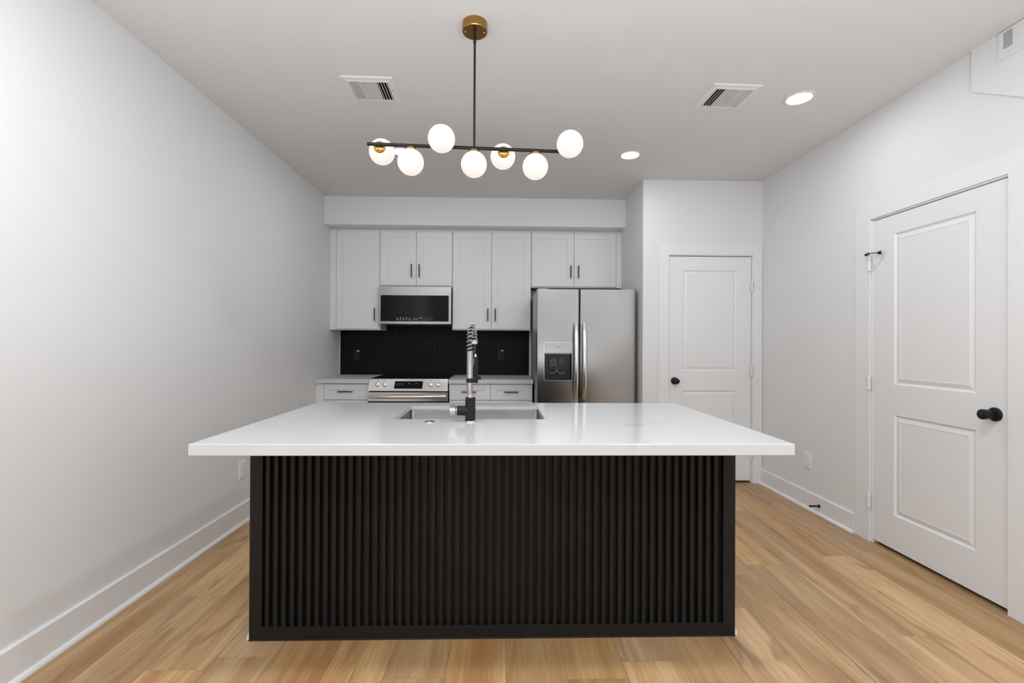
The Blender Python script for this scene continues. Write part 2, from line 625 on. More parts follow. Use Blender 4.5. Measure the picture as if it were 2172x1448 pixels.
shoe(XL + 0.015, 1, YFRONT, 4.55, bb)
b = MB().prism([(XR, 3.031, 0), (XR - 0.015, 3.031, 0), (XR - 0.015, 3.031, 0.126), (XR - 0.010, 3.031, 0.131), (XR, 3.031, 0.131)], (0, YP - 3.031 - 0.001, 0), 'trim')
bb = structure(b, 'baseboard_right', 'short white baseboard between the two doors', 'baseboard')
shoe(XR - 0.015, -1, 3.031, YP - 0.001, bb)

# casings
c = MB()
c.box(1.414, 1.5075, YP - 0.008, YP, 0, 2.14, 'trim').box(2.2755, 2.358, YP - 0.008, YP, 0, 2.14, 'trim').box(1.5075, 2.2755, YP - 0.008, YP, 2.0535, 2.14, 'trim')
c.box(D2[0], 1.5065, YP, YP + 0.11, 0, D2[2], 'trim').box(2.2665, D2[1], YP, YP + 0.11, 0, D2[2], 'trim').box(D2[0], D2[1], YP, YP + 0.11, 2.046, D2[2] + 0.0005, 'trim')
structure(c, 'trim_3', 'flat white casing around the far door', 'door casing', 0.001)
c = MB()
c.box(XR - 0.008, XR, 2.909, 3.028, 0, 2.15, 'trim').box(XR - 0.008, XR, 1.98, 2.100, 0, 2.15, 'trim').box(XR - 0.008, XR, 2.100, 2.909, 2.05, 2.15, 'trim')
c.box(XR, XR + 0.11, 2.893, D1[1], 0, D1[2], 'trim').box(XR, XR + 0.11, D1[0], 2.1015, 0, D1[2], 'trim').box(XR, XR + 0.11, D1[0], D1[1], 2.040, D1[2] + 0.0005, 'trim')
structure(c, 'trim_4', 'flat white casing around the near door', 'door casing', 0.001)


# ------------------------------------------------------------------ doors
def door_leaf(place, Wd, H0, H1, panels, thick=0.035):
    """place(u, v, d): u across, v up, d depth toward the room"""
    m = MB()
    us = [0, panels[0][0], panels[0][1], Wd]
    vs = [H0]
    for p in sorted(panels, key=lambda q: q[2]):
        vs += [p[2], p[3]]
    vs.append(H1)
    for i in range(3):
        for j in range(len(vs) - 1):
            if i == 1 and j % 2 == 1:
                lo = []
                for ins, dep in ((0, 0), (0.004, -0.005), (0.010, -0.0085), (0.015, -0.0085), (0.034, -0.0025), (0.040, -0.002), (0.042, -0.0035)):
                    lo.append([place(us[1] + ins, vs[j] + ins, dep), place(us[2] - ins, vs[j] + ins, dep), place(us[2] - ins, vs[j + 1] - ins, dep), place(us[1] + ins, vs[j + 1] - ins, dep)])
                m.rings(lo, 'trim')
            else:
                m.add([place(us[i], vs[j], 0), place(us[i + 1], vs[j], 0), place(us[i + 1], vs[j + 1], 0), place(us[i], vs[j + 1], 0)], [(0, 1, 2, 3)], 'trim')
    a = [place(0, H0, 0), place(Wd, H0, 0), place(Wd, H1, 0), place(0, H1, 0)]
    b = [place(0, H0, -thick), place(Wd, H0, -thick), place(Wd, H1, -thick), place(0, H1, -thick)]
    m.rings([a, b], 'trim')
    return m


def hinge(place, u, v0, v1, par):
    m = MB()
    d = 0.006
    # leaf plates and the barrel
    for s in (-1, 1):
        pts = [place(u, v0, d - 0.003), place(u + s * 0.013, v0, d - 0.003), place(u + s * 0.013, v1, d - 0.003), place(u, v1, d - 0.003)]
        n = Vector(place(u, v0, d)) - Vector(place(u, v0, d - 0.003))
        m.prism(pts, n, 'trim')
    for k in range(3):
        h = (v1 - v0) / 3
        m.cyl(place(u, v0 + k * h + 0.0006, d + 0.003), place(u, v0 + (k + 1) * h - 0.0006, d + 0.003), 0.0065, 'trim', 12)
    return m.obj('hinge', par)


# near door, on the right wall (u runs from the hinge side toward the camera)
door1 = thing('door_1', (XR + 0.018, 2.5, 0), 'large white two-panel door near the right edge with black knob', 'door', kind='structure')
X1 = XR + 0.006
pl1 = lambda u, v, d: (X1 - d, 2.8915 - u, v)
door_leaf(pl1, 0.789, 0.022, 2.036, [(0.153, 0.634, 1.012, 1.922), (0.153, 0.634, 0.226, 0.829)]).obj('door_leaf', door1)
for a, b in ((1.72, 1.822), (0.967, 1.061), (0.217, 0.315)):
    hinge(lambda u, v, d: (XR - 0.008 - d, 2.905 - u, v), 0.0, a, b, door1)
k = MB()
kc = Vector((X1, 2.166, 0.921))
k.lathe(kc, (-1, 0, 0), [(0, 0.033), (0.006, 0.033), (0.009, 0.030), (0.009, 0.0)], 'matte', 40)
k.cyl(kc + Vector((-0.008, 0, 0)), kc + Vector((-0.030, 0, 0)), 0.014, 'matte', 28)
k.lathe(kc, (-1, 0, 0), [(0.028, 0.018), (0.030, 0.0225), (0.066, 0.0245), (0.068, 0.0235), (0.068, 0.0)], 'matte', 40)
k.lathe(kc, (-1, 0, 0), [(0.0678, 0.006), (0.0705, 0.0055), (0.0705, 0.0)], 'black', 16)
k.obj('door_knob', door1)
# black hinge-pin stop above the top hinge
s = MB()
p0 = Vector((XR - 0.022, 2.905, 1.828))
p1 = Vector((XR - 0.05, 2.868, 1.826))
p2 = Vector((XR - 0.008, 2.818, 1.823))
s.cyl(p0 + Vector((0.0, 0.022, -0.001)), p0 + Vector((0.0, -0.005, 0.001)), 0.0085, 'black', 14, bev=0.003)
s.cyl(p0, p1, 0.0062, 'black', 12, bev=0.001)
s.cyl(p1, p1 + (p2 - p1) * 0.75, 0.0028, 'black', 10)
s.cyl(p1 + (p2 - p1) * 0.72, p2, 0.0075, 'black', 12, r2=0.0125)
s.obj('hinge_stop', door1)

# far door beside the refrigerator
door2 = thing('door_2', (1.885, YP + 0.02, 0), 'narrow-looking white two-panel door beside the refrigerator with small black knob', 'door', kind='structure')
Y2 = YP + 0.008
pl2 = lambda u, v, d: (1.5095 + u, Y2 - d, v)
door_leaf(pl2, 0.7535, 0.022, 2.040, [(0.132, 0.622, 1.010, 1.916), (0.132, 0.622, 0.226, 0.832)]).obj('door_leaf', door2)
for a, b in ((1.72, 1.815), (0.965, 1.06), (0.217, 0.31)):
    hinge(lambda u, v, d: (2.266 + u, YP - 0.002 - d, v), 0.0, a, b, door2)
k = MB()
kc = Vector((1.5665, Y2, 0.9195))
k.lathe(kc, (0, -1, 0), [(0, 0.0325), (0.006, 0.0325), (0.009, 0.029), (0.009, 0.0)], 'matte', 36)
k.cyl(kc + Vector((0, -0.008, 0)), kc + Vector((0, -0.030, 0)), 0.013, 'matte', 24)
k.lathe(kc, (0, -1, 0), [(0.028, 0.018), (0.030, 0.0225), (0.064, 0.0240), (0.067, 0.0225), (0.067, 0.0)], 'matte', 36)
k.obj('door_knob', door2)

# ------------------------------------------------------------------ kitchen island
isl = thing('kitchen_island', (-0.014, 2.30, 0), 'black island base with vertical slats under the white slab', 'kitchen island')
IX0, IX1, IY, IYB = -1.0445, 1.0105, 1.97, 2.62
b = MB()
b.box(IX0 + 0.022, IX1 - 0.022, IY + 0.027, IY + 0.046, 0.005, 0.8855, 'matte')                       # back board of the slatted face
b.box(IX0, IX0 + 0.018, IY + 0.02, IYB, 0.005, 0.8645, 'matte').box(IX1 - 0.018, IX1, IY + 0.02, IYB, 0.005, 0.8645, 'matte')
b.box(IX0, IX1, IYB - 0.018, IYB, 0.10, 0.8645, 'matte').box(IX0 + 0.018, IX1 - 0.018, IYB - 0.08, IYB - 0.06, 0.0, 0.10, 'matte')
b.box(IX0 + 0.018, IX1 - 0.018, IY + 0.03, IYB - 0.018, 0.09, 0.108, 'matte')
b.obj('body', isl)
f = MB()
f.box(IX0, IX0 + 0.0515, IY, IY + 0.022, 0.003, 0.8645, 'matte').box(IX1 - 0.0515, IX1, IY, IY + 0.022, 0.003, 0.8645, 'matte')
f.box(IX0 + 0.0515, IX1 - 0.0515, IY, IY + 0.022, 0.003, 0.056, 'matte')
f.box(IX0 - 0.002, IX1 + 0.002, IY - 0.002, IY, 0.0, 0.006, 'black')
f.obj('face_frame', isl, 0.0008, 1)
s = MB()
for i in range(56):
    x = -0.9805 + i * 0.034535
    s.box(x, x + 0.0168, IY + 0.0015, IY + 0.027, 0.056, 0.8645, 'matte')
s.obj('slat_panel', isl, 0.0006, 1)
for sg, x in ((-1, IX0), (1, IX1)):
    p = [(x, IY + 0.008, 0)] + [(x + sg * 0.014 * math.cos(a), IY + 0.008, 0.032 * math.sin(a)) for a in [PI / 2 * q / 5 for q in range(6)]]
    o = MB().prism(p, (0, IYB - IY - 0.02, 0), 'trim').obj('shoe_moulding', isl)
    o['label'] = 'white shoe moulding'

# countertop with the sink cut-out
SX0, SX1, SY0, SY1, ZT, ZB = -0.483, 0.204, 2.104, 2.540, 0.905, 0.886
CX0, CX1, CY0, CY1 = -1.046, 1.021, 1.586, 2.686


def rounded(x0, x1, y0, y1, r, z, n=5):
    out = []
    for cx, cy, a0 in ((x1 - r, y0 + r, -PI / 2), (x1 - r, y1 - r, 0), (x0 + r, y1 - r, PI / 2), (x0 + r, y0 + r, PI)):
        for k in range(n + 1):
            a = a0 + PI / 2 * k / n
            out.append((cx + r * math.cos(a), cy + r * math.sin(a), z))
    return out


def slab_hole(m, x0, x1, y0, y1, z0, z1, hole, matn, r=0.012):
    ho_t = rounded(*hole, r, z1)
    ho_b = rounded(*hole, r, z0)
    n = len(ho_t) // 4
    outer = [(x1, y0), (x1, y1), (x0, y1), (x0, y0)]
    e = 0.002
    for z, ho in ((z1, ho_t), (z0, ho_b)):
        ee = e if z == z1 else 0.02
        vs = [(a + (-ee if a > 0 else ee), b + (ee if b < 2.2 else -ee), z) for a, b in outer] + ho
        fs = []
        for c in range(4):
            q = [4 + c * n + k for k in range(n)]
            for k in range(n - 1):
                fs.append((c, q[k], q[k + 1]))
            c2 = (c + 1) % 4
            fs.append((c, q[-1], 4 + ((c + 1) * n) % (4 * n), c2))
        m.add(vs, fs, matn)
    # outer rim with an eased edge
    lo = []
    zd = z1 - 0.040
    for ins, z in ((0.02, z0), (0.02, zd), (e, zd), (0, zd + e), (0, z1 - e), (e, z1)):
        lo.append([(x1 - ins, y0 + ins, z), (x1 - ins, y1 - ins, z), (x0 + ins, y1 - ins, z), (x0 + ins, y0 + ins, z)])
    m.rings(lo, matn, close=False)
    m.rings([ho_t, ho_b], matn, close=False)
    return m


ct = slab_hole(MB(), CX0, CX1, CY0, CY1, ZB, ZT, (SX0, SX1, SY0, SY1), 'quartz')
tag(ct.obj('island_countertop'), 'thick white quartz slab with sink cut-out on the black island', 'countertop')

# sink
sk = thing('kitchen_sink', (-0.14, 2.32, 0.64), 'stainless steel undermount sink sunk into the island slab', 'sink')
m = MB()
g = 0.004
lo = []
for ins, z, r in ((-0.020, ZB - 0.001, 0.014), (g * -1, ZB - 0.001, 0.014), (g * -1 + 0.002, ZB - 0.006, 0.016), (0.002, 0.660, 0.02), (0.016, 0.645, 0.03), (0.20, 0.641, 0.004)):
    lo.append(rounded(SX0 + ins, SX1 - ins, SY0 + ins, SY1 - ins, r, z))
m.rings(lo[:2], 'sink', close=False)
m.rings(lo[1:], 'sink')
for fi in range(len(m.f)):
    m.sm[fi] = len(m.f[fi]) == 4
m.obj('bowl', sk)
m = MB()
m.lathe((-0.14, 2.33, 0.640), (0, 0, 1), [(0.0, 0.045), (0.003, 0.045), (0.004, 0.040), (0.001, 0.030), (0.001, 0.0)], 'chrome', 28)
m.obj('drain', sk)

# faucet
FX, FY = -0.131, 2.037
fa = thing('kitchen_faucet', (FX, FY, ZT), 'black spring-neck faucet standing behind the sink on the island', 'faucet')
m = MB()
m.lathe((FX, FY, ZT), (0, 0, 1), [(0, 0.0265), (0.004, 0.0265), (0.0075, 0.0235), (0.0075, 0)], 'chrome', 36)
m.obj('base_ring', fa)
m = MB()
m.cyl((FX, FY, ZT + 0.007), (FX, FY, 1.0115), 0.0222, 'matte', 36, bev=0.0015)
m.cyl((FX, FY, 0.9535), (FX - 0.057, FY, 0.9535), 0.0213, 'matte', 32, bev=0.0006)
m.obj('body', fa)
m = MB()
m.cyl((FX - 0.0575, FY, 0.9535), (FX - 0.061, FY, 0.9535), 0.0205, 'chrome', 32)
m.cyl((FX - 0.061, FY, 0.9535), (FX - 0.0632, FY, 0.9535), 0.0200, 'black', 32)
m.cyl((FX - 0.0632, FY, 0.9535), (FX - 0.088, FY, 0.9535), 0.0212, 'chrome', 32, bev=0.0008)
m.disc((FX - 0.073, FY - 0.0213, 0.9535), (0, -1, 0), 0.0018, 'inkdark', 10)
m.cyl((FX - 0.073, FY, 0.972), (FX - 0.073, FY, 0.9835), 0.0024, 'antique', 12, r2=0.0028)
m.obj('valve_handle', fa)
m = MB()
m.cyl((FX, FY, 1.011), (FX, FY, 1.027), 0.0143, 'chrome', 28)
z = 1.027
prof = []
while z < 1.213:
    prof += [(z - 1.0, 0.0121), (z - 1.0 + 0.0012, 0.0138), (z - 1.0 + 0.0024, 0.0138), (z - 1.0 + 0.0036, 0.0121)]
    z += 0.0036
m.lathe((FX - 0.003, FY, 1.0), (0, 0, 1), prof, 'chrome', 24, False)
m.obj('ribbed_riser', fa)
# spring path: up, over in a half circle toward the sink, down to the collar
path = [Vector((FX - 0.004, FY, 1.213)), Vector((FX - 0.004, FY, 1.230)), Vector((FX - 0.004, FY, 1.249))]
for k in range(1, 21):
    a = PI - PI * k / 20
    path.append(Vector((FX - 0.004 + 0.012 * k / 20, FY + 0.08 + 0.08 * math.cos(a), 1.249 + 0.078 * math.sin(a))))
path.append(Vector((FX + 0.008, FY + 0.16, 1.262)))
path = path[:-1]
dense = []
for i in range(len(path) - 1):
    for k in range(12):
        dense.append(path[i].lerp(path[i + 1], k / 12))
dense.append(path[-1])
coil = []
ln = 0.0
turns_per_m = 1 / 0.0165
prev = None
u = Vector((1, 0, 0))
for i, p in enumerate(dense):
    d = (dense[min(i + 1, len(dense) - 1)] - dense[max(i - 1, 0)]).normalized()
    u = (u - d * u.dot(d)).normalized()
    wv = d.cross(u)
    if prev is not None:
        ln += (p - prev).length
    prev = p
    a = 2 * PI * ln * turns_per_m
    coil.append(p + (u * math.cos(a) + wv * math.sin(a)) * 0.0128)
m = MB()
m.tube(coil, 0.0020, 'chrome', 8)
m.obj('spring', fa)
m = MB()
m.tube(path + [Vector((FX + 0.0085, FY + 0.160, 1.20))], 0.0065, 'black', 12)
m.obj('hose', fa)
m = MB()
m.cyl((FX + 0.008, FY + 0.16, 1.243), (FX + 0.008, FY + 0.16, 1.262), 0.0150, 'chrome', 28, bev=0.002)
m.obj('collar', fa)
m = MB()
m.lathe((FX + 0.0125, FY + 0.16, 1.184), (0, 0, 1), [(0, 0.0066), (0.012, 0.0056), (0.014, 0.0048), (0.014, 0)], 'chrome', 20)
m.lathe((FX + 0.0130, FY + 0.16, 1.062), (0, 0, 1), [(0, 0.011), (0.004, 0.0125), (0.117, 0.0118), (0.1215, 0.0118), (0.1215, 0.0)], 'matte', 28)
m.tube([(FX + 0.006, FY + 0.147, 1.176), (FX + 0.005, FY + 0.143, 1.158), (FX + 0.002, FY + 0.142, 1.139)], [0.0018, 0.002, 0.0012], 'dimmark', 8)
m.obj('spray_head', fa)
m = MB()
m.cyl((FX - 0.002, FY, 1.076), (FX - 0.002, FY, 1.0945), 0.0165, 'matte', 28, bev=0.001)
m.box(FX + 0.002, FX + 0.019, FY, FY + 0.155, 1.080, 1.092, 'matte')
m.cyl((FX + 0.013, FY + 0.16, 1.078), (FX + 0.013, FY + 0.16, 1.0945), 0.0195, 'matte', 28, bev=0.001)
m.cyl((FX + 0.030, FY + 0.13, 1.086), (FX + 0.041, FY + 0.13, 1.086), 0.007, 'matte', 16)
m.box(FX + 0.008, FX + 0.032, FY + 0.122, FY + 0.138, 1.081, 1.091, 'matte')
m.obj('holder_arm', fa)

m = MB()
m.lathe((-0.306, 2.027, ZT), (0, 0, 1), [(0, 0.0235), (0.002, 0.0235), (0.0045, 0.019), (0.0045, 0.0115), (0.0030, 0.0105), (0.0062, 0.0085), (0.0068, 0.0)], 'chrome', 32)
tag(m.obj('air_switch_button'), 'small round steel button on the slab beside the faucet', 'button')


# ------------------------------------------------------------------ cabinets
def pull(par, a, b, out=(0, -1, 0)):
    """black bar pull with antique brass ends"""
    a, b, out = Vector(a), Vector(b), Vector(out)
    d = (b - a).normalized()
    m = MB()
    c = out * 0.028
    m.cyl(a + d * 0.013 + c, b - d * 0.013 + c, 0.0058, 'black', 12)
    for p, s in ((a, 1), (b, -1)):
        m.cyl(p + d * s * 0.0 + c, p + d * s * 0.014 + c, 0.0068, 'antique', 14, bev=0.001)
        m.cyl(p + d * s * 0.007, p + d * s * 0.007 + c, 0.0045, 'antique', 12)
    return m.obj('handle', par)


def shaker(name, par, x0, x1, z0, z1, y, st=0.068, th=0.019, dep=0.007):
    m = MB()
    lo = [rect(x0, x1, z0, z1, y + th), rect(x0, x1, z0, z1, y + 0.0015), rect(x0 + 0.0015, x1 - 0.0015, z0 + 0.0015, z1 - 0.0015, y),
          rect(x0 + st, x1 - st, z0 + st, z1 - st, y), rect(x0 + st + 0.0015, x1 - st - 0.0015, z0 + st + 0.0015, z1 - st - 0.0015, y + dep),
          rect(x0 + st + 0.002, x1 - st - 0.002, z0 + st + 0.002, z1 - st - 0.002, y + dep)]
    m.rings(lo, 'cab')
    m.add(rect(x0, x1, z0, z1, y + th), [(3, 2, 1, 0)], 'cab')
    return m.obj(name, par)


YU = 4.88
UG = 'white wall cabinets above the worktop'


def upper(name, label, x0, x1, z0, doors, handles, filler=None):
    t = thing(name, ((x0 + x1) / 2, YU + 0.15, z0), label, 'cabinet', UG)
    MB().box(x0, x1, YU + 0.0195, YK, z0, ZS, 'cab').obj('carcass', t, 0.0008, 1)
    if x1 > 1.2:
        o = MB().box(x0 + 0.002, x1 - 0.002, YU + 0.03, YK - 0.002, z0 - 0.002, z0, 'rawwood').obj('bottom_panel', t)
        o['label'] = 'bare wood underside'
    if filler:
        MB().box(filler[0], filler[1], YU + 0.002, YU + 0.0195, z0, ZS - 0.012, 'cab').obj('filler_strip', t, 0.0008, 1)
    for (a, b, zb, zt), (hx, ha, hb) in zip(doors, handles):
        d = shaker('cabinet_door', t, a, b, zb, zt, YU)
        pull(d, (hx, YU, ha), (hx, YU, hb))
    return t


upper('wall_cabinet', 'tall single-door white wall cabinet in the corner by the left wall', XL + 0.001, -1.2615, 1.381,
      [(-1.714, -1.2725, 1.393, 2.421)], [(-1.312, 1.473, 1.612)], (XL + 0.001, -1.717))
upper('wall_cabinet', 'short two-door white wall cabinet above the microwave', -1.2605, -0.5115, 1.836,
      [(-1.2585, -0.8885, 1.848, 2.421), (-0.8845, -0.5145, 1.848, 2.421)], [(-0.933, 1.930, 2.071), (-0.852, 1.930, 2.071)])
upper('wall_cabinet', 'tall two-door white wall cabinet between microwave and refrigerator', -0.5105, 0.3155, 1.386,
      [(-0.5025, -0.1005, 1.398, 2.421), (-0.0965, 0.312, 1.398, 2.421)], [(-0.136, 1.475, 1.614), (-0.058, 1.475, 1.614)])
upper('wall_cabinet', 'short two-door white wall cabinet above the refrigerator', 0.3165, XN - 0.001, 1.837,
      [(0.325, 0.769, 1.848, 2.421), (0.773, 1.216, 1.848, 2.421)], [(0.735, 1.932, 2.071), (0.815, 1.932, 2.071)], (1.219, XN - 0.001))

YD, ZK = 4.525, 0.895
BG = 'white base cabinets along the kitchen wall'


def base(label, x0, x1, drawers, doors, filler=None):
    t = thing('base_cabinet', ((x0 + x1) / 2, YD + 0.3, 0), label, 'cabinet', BG)
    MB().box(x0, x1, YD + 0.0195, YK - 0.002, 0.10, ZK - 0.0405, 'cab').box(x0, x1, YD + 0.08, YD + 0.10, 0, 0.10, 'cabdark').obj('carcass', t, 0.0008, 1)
    if filler:
        MB().box(filler[0], filler[1], YD + 0.001, YD + 0.0195, 0.10, ZK - 0.0405, 'cab').obj('filler_strip', t, 0.0008, 1)
    for a, b, ha, hb in drawers:
        d = shaker('drawer_front', t, a, b, 0.6965, 0.848, YD, st=0.056)
        d.data.transform(Matrix.Identity(4))
        pull(d, (ha, YD, 0.776), (hb, YD, 0.776))
    for a, b, hx in doors:
        d = shaker('cabinet_door', t, a, b, 0.105, 0.690, YD)
        pull(d, (hx, YD, 0.50), (hx, YD, 0.63))
    return t


base('white base cabinet with one drawer left of the range', XL + 0.001, -1.2655, [(-1.702, -1.2675, -1.566, -1.422)], [(-1.702, -1.2675, -1.31)], (XL + 0.001, -1.704))
base('white base cabinet with two drawers between range and refrigerator', -0.499, 0.3135, [(-0.497, -0.0965, -0.378, -0.235), (-0.0935, 0.3115, 0.037, 0.177)],
     [(-0.497, -0.0965, -0.135), (-0.0935, 0.3115, -0.05)])
for x0, x1, lab in ((XL + 0.001, -1.2655, 'short white quartz worktop in the corner left of the range'), (-0.4995, 0.319, 'white quartz worktop between range and refrigerator')):
    tag(MB().box(x0, x1, 4.50, YK - 0.0005, ZK - 0.040, ZK, 'honed').obj('wall_countertop', None, 0.0015), lab, 'countertop', 'worktops on the base cabinets')

# ------------------------------------------------------------------ tile backsplash
bs = thing('tile_backsplash', (-0.72, YK - 0.005, ZK), 'black arched tile backsplash between worktop and wall cabinets', 'backsplash')
BX0, BX1, BZ0, BZ1 = -1.769, 0.316, ZK + 0.0005, 1.4405
MB().box(BX0, BX1, YK - 0.004, YK - 0.0005, BZ0, BZ1, 'grout').obj('grout_bed', bs)
o = MB().box(BX0 - 0.004, BX0, YK - 0.011, YK - 0.0005, BZ0, 1.3805, 'trim').obj('edge_trim', bs)
o['label'] = 'white edge strip'
tl = MB()
TP, TH, G = 0.0505, 0.1300, 0.0013
TR = TP / 2
for row in range(-1, 5):
    ztop = 1.0205 + (row - 0) * TH                      # crown of the arches in this row
    off = -1.5845 + (0 if row % 2 == 0 else TR)
    zc = ztop - TR                                      # spring line of the arches
    k0 = int((BX0 - off) / TP) - 1
    k1 = int((BX1 - off) / TP) + 1
    for k in range(k0, k1 + 1):
        cx = off + k * TP
        ra = TR - G
        pts = []
        for i in range(9):                              # arch, from right to left
            a = PI * i / 8
            pts.append((cx + ra * math.cos(a), zc + ra * math.sin(a)))
        zl = zc - TH                                    # spring line of the row below
        rb = TR + G
        for i in range(9):                              # left half of the hollow foot: over the lower left arch
            a = PI / 2 * (1 - i / 8)
            x = cx - TR + (rb * math.cos(a))
            if cx - ra <= x <= cx:
                pts.append((x, zl + rb * math.sin(a)))
        if pts[-1][0] < cx - 1e-6:
            pts.append((cx, zl + 0.004))
        for i in range(9):
            a = PI - PI / 2 * i / 8
            x = cx + TR + rb * math.cos(a)
            if cx < x <= cx + ra:
                pts.append((x, zl + rb * math.sin(a)))
        pts = [(min(max(x, BX0 + 0.0005), BX1 - 0.0005), min(max(z, BZ0 + 0.0005), BZ1 - 0.0005)) for x, z in pts]
        if max(p[0] for p in pts) - min(p[0] for p in pts) < 0.004 or max(p[1] for p in pts) - min(p[1] for p in pts) < 0.004:
            continue
        q = []
        for p in pts:
            if not q or (abs(p[0] - q[-1][0]) + abs(p[1] - q[-1][1])) > 1e-5:
                q.append(p)
        if (abs(q[0][0] - q[-1][0]) + abs(q[0][1] - q[-1][1])) < 1e-5:
            q.pop()
        if len(q) < 3:
            continue
        y = YK - 0.0075 - random.uniform(0, 0.0006)
        tl.prism([(x, YK - 0.0041, z) for x, z in q], (0, y - (YK - 0.0041), 0), 'tile')
tl.obj('tiles', bs)

# ------------------------------------------------------------------ outlets
OG = 'electrical outlets'


def outlet(name, place, nrm, colour, face, label, sticker=None):
    """place(u, v): wall point; u across 0.07, v up 0.115"""
    n = Vector(nrm)
    P = lambda u, v, d=0.0: Vector(place(u, v)) + n * d
    m = MB()
    lo = []
    for ins, d in ((0, 0.0004), (0, 0.003), (0.003, 0.006)):
        lo.append([P(-0.036 + ins, -0.058 + ins, d), P(0.036 - ins, -0.058 + ins, d), P(0.036 - ins, 0.058 - ins, d), P(-0.036 + ins, 0.058 - ins, d)])
    m.rings(lo, colour)
    o = m.obj(name)
    tag(o, label, 'outlet', OG)
    for vz in (0.0195, -0.0195):
        r = MB()
        pts = []
        for k in range(24):
            a = 2 * PI * k / 24
            pts.append((0.0172 * math.cos(a), vz + max(-0.0135, min(0.0135, 0.0172 * math.sin(a)))))
        r.rings([[P(a, b, 0.0055) for a, b in pts], [P(a, b, 0.0078) for a, b in pts], [P(a * 0.93, vz + (b - vz) * 0.93, 0.0086) for a, b in pts]], colour)
        for du in (-0.0062, 0.0062):
            r.add([P(du - 0.0012, vz + 0.000, 0.0088), P(du + 0.0012, vz, 0.0088), P(du + 0.0012, vz + 0.0085, 0.0088), P(du - 0.0012, vz + 0.0085, 0.0088)], [(0, 1, 2, 3)], face)
        r.add([P(0.0024 * math.cos(2 * PI * k / 10), vz - 0.007 + 0.0024 * math.sin(2 * PI * k / 10), 0.0088) for k in range(10)], [tuple(range(10))], face)
        ro = r.obj('receptacle', o)
    if sticker:
        a, b, c, d = sticker
        MB().prism([P(a, c, 0.006), P(b, c, 0.006), P(b, d, 0.006), P(a, d, 0.006)], n * 0.0006, 'mark').obj('sticker', o)['label'] = 'small white sticker'
    return o


outlet('wall_outlet', lambda u, v: (XL, 3.252 + u, 0.367 + v), (1, 0, 0), 'white', 'grey', 'white outlet on the left wall beside the island')
outlet('wall_outlet', lambda u, v: (XR, 3.506 - u, 0.363 + v), (-1, 0, 0), 'white', 'grey', 'white outlet on the right wall above the baseboard')
outlet('backsplash_outlet', lambda u, v: (-1.590 + u, YK - 0.0078, 1.110 + v), (0, -1, 0), 'matte', 'void', 'black outlet with white sticker on the tile left of the range', (0.004, 0.031, 0.040, 0.052))
outlet('backsplash_outlet', lambda u, v: (0.002 + u, YK - 0.0078, 1.119 + v), (0, -1, 0), 'matte', 'void', 'black outlet with white sticker on the tile near the refrigerator', (0.005, 0.031, 0.043, 0.054))

# black door stop screwed to the right baseboard
m = MB()
xb = XR - 0.015
m.lathe((xb, 3.362, 0.064), (-1, 0, 0), [(0, 0.0125), (0.004, 0.0125), (0.009, 0.008), (0.009, 0.0)], 'matte', 24)
m.cyl((xb - 0.008, 3.362, 0.064), (xb - 0.062, 3.362, 0.064), 0.0062, 'matte', 20)
m.cyl((xb - 0.062, 3.362, 0.064), (xb - 0.074, 3.362, 0.064), 0.0080, 'black', 20, bev=0.002)
tag(m.obj('door_stop'), 'black rod door stop sticking out of the right baseboard', 'door stop')

# ------------------------------------------------------------------ range
rg = thing('kitchen_range', (-0.882, 4.80, 0), 'stainless steel slide-in range with black glass cooktop between the base cabinets', 'range')
RX0, RX1, YR = -1.2595, -0.5055, 4.452
MB().box(RX0 + 0.004, RX1 - 0.004, YR + 0.05, 5.15, 0.02, 0.893, 'black').obj('body', rg)
m = MB()
m.box(RX0 - 0.004, RX1 + 0.004, 4.50, 5.150, 0.8955, 0.901, 'steel2')
m.box(RX0 + 0.003, RX1 - 0.003, 4.503, 5.146, 0.901, 0.9045, 'cooktop')
for bx, by, br in ((-1.07, 4.68, 0.10), (-0.69, 4.68, 0.09), (-1.07, 4.96, 0.075), (-0.69, 4.96, 0.10)):
    pass
m.obj('cooktop', rg)
zt, zb_, yt, yb_ = 0.9005, 0.787, 4.500, YR - 0.004
m = MB()
side = [(RX0, yt + 0.05, zt), (RX0, yt, zt), (RX0, yb_ + 0.004, zb_ + 0.004), (RX0, yb_ + 0.006, zb_), (RX0, yt + 0.05, zb_)]
m.prism(side, (RX1 - RX0, 0, 0), 'steel2')
cp = m.obj('control_panel', rg, 0.0012)
pu = Vector((0, yt - yb_ - 0.004, zt - zb_ - 0.004))
pn = Vector((0, -pu.z, pu.y)).normalized()
pu_n = pu.normalized()


def on_panel(x, z, d=0.0):
    t = (z - zb_ - 0.004) / (zt - zb_ - 0.004)
    return Vector((x, yb_ + 0.004 + pu.y * t, z)) + pn * d


m = MB()
q = [on_panel(-1.016, 0.8105, 0.0003), on_panel(-0.747, 0.8105, 0.0003), on_panel(-0.743, 0.879, 0.0003), on_panel(-1.011, 0.879, 0.0003)]
m.prism(q, pn * 0.0012, 'glass_black')


def bar(m, c, ux, uy, w_, h_, mt):
    c, ux, uy = Vector(c), Vector(ux), Vector(uy)
    m.add([c + ux * a_ * w_ / 2 + uy * b_ * h_ / 2 for a_, b_ in ((-1, -1), (1, -1), (1, 1), (-1, 1))], [(0, 1, 2, 3)], mt)


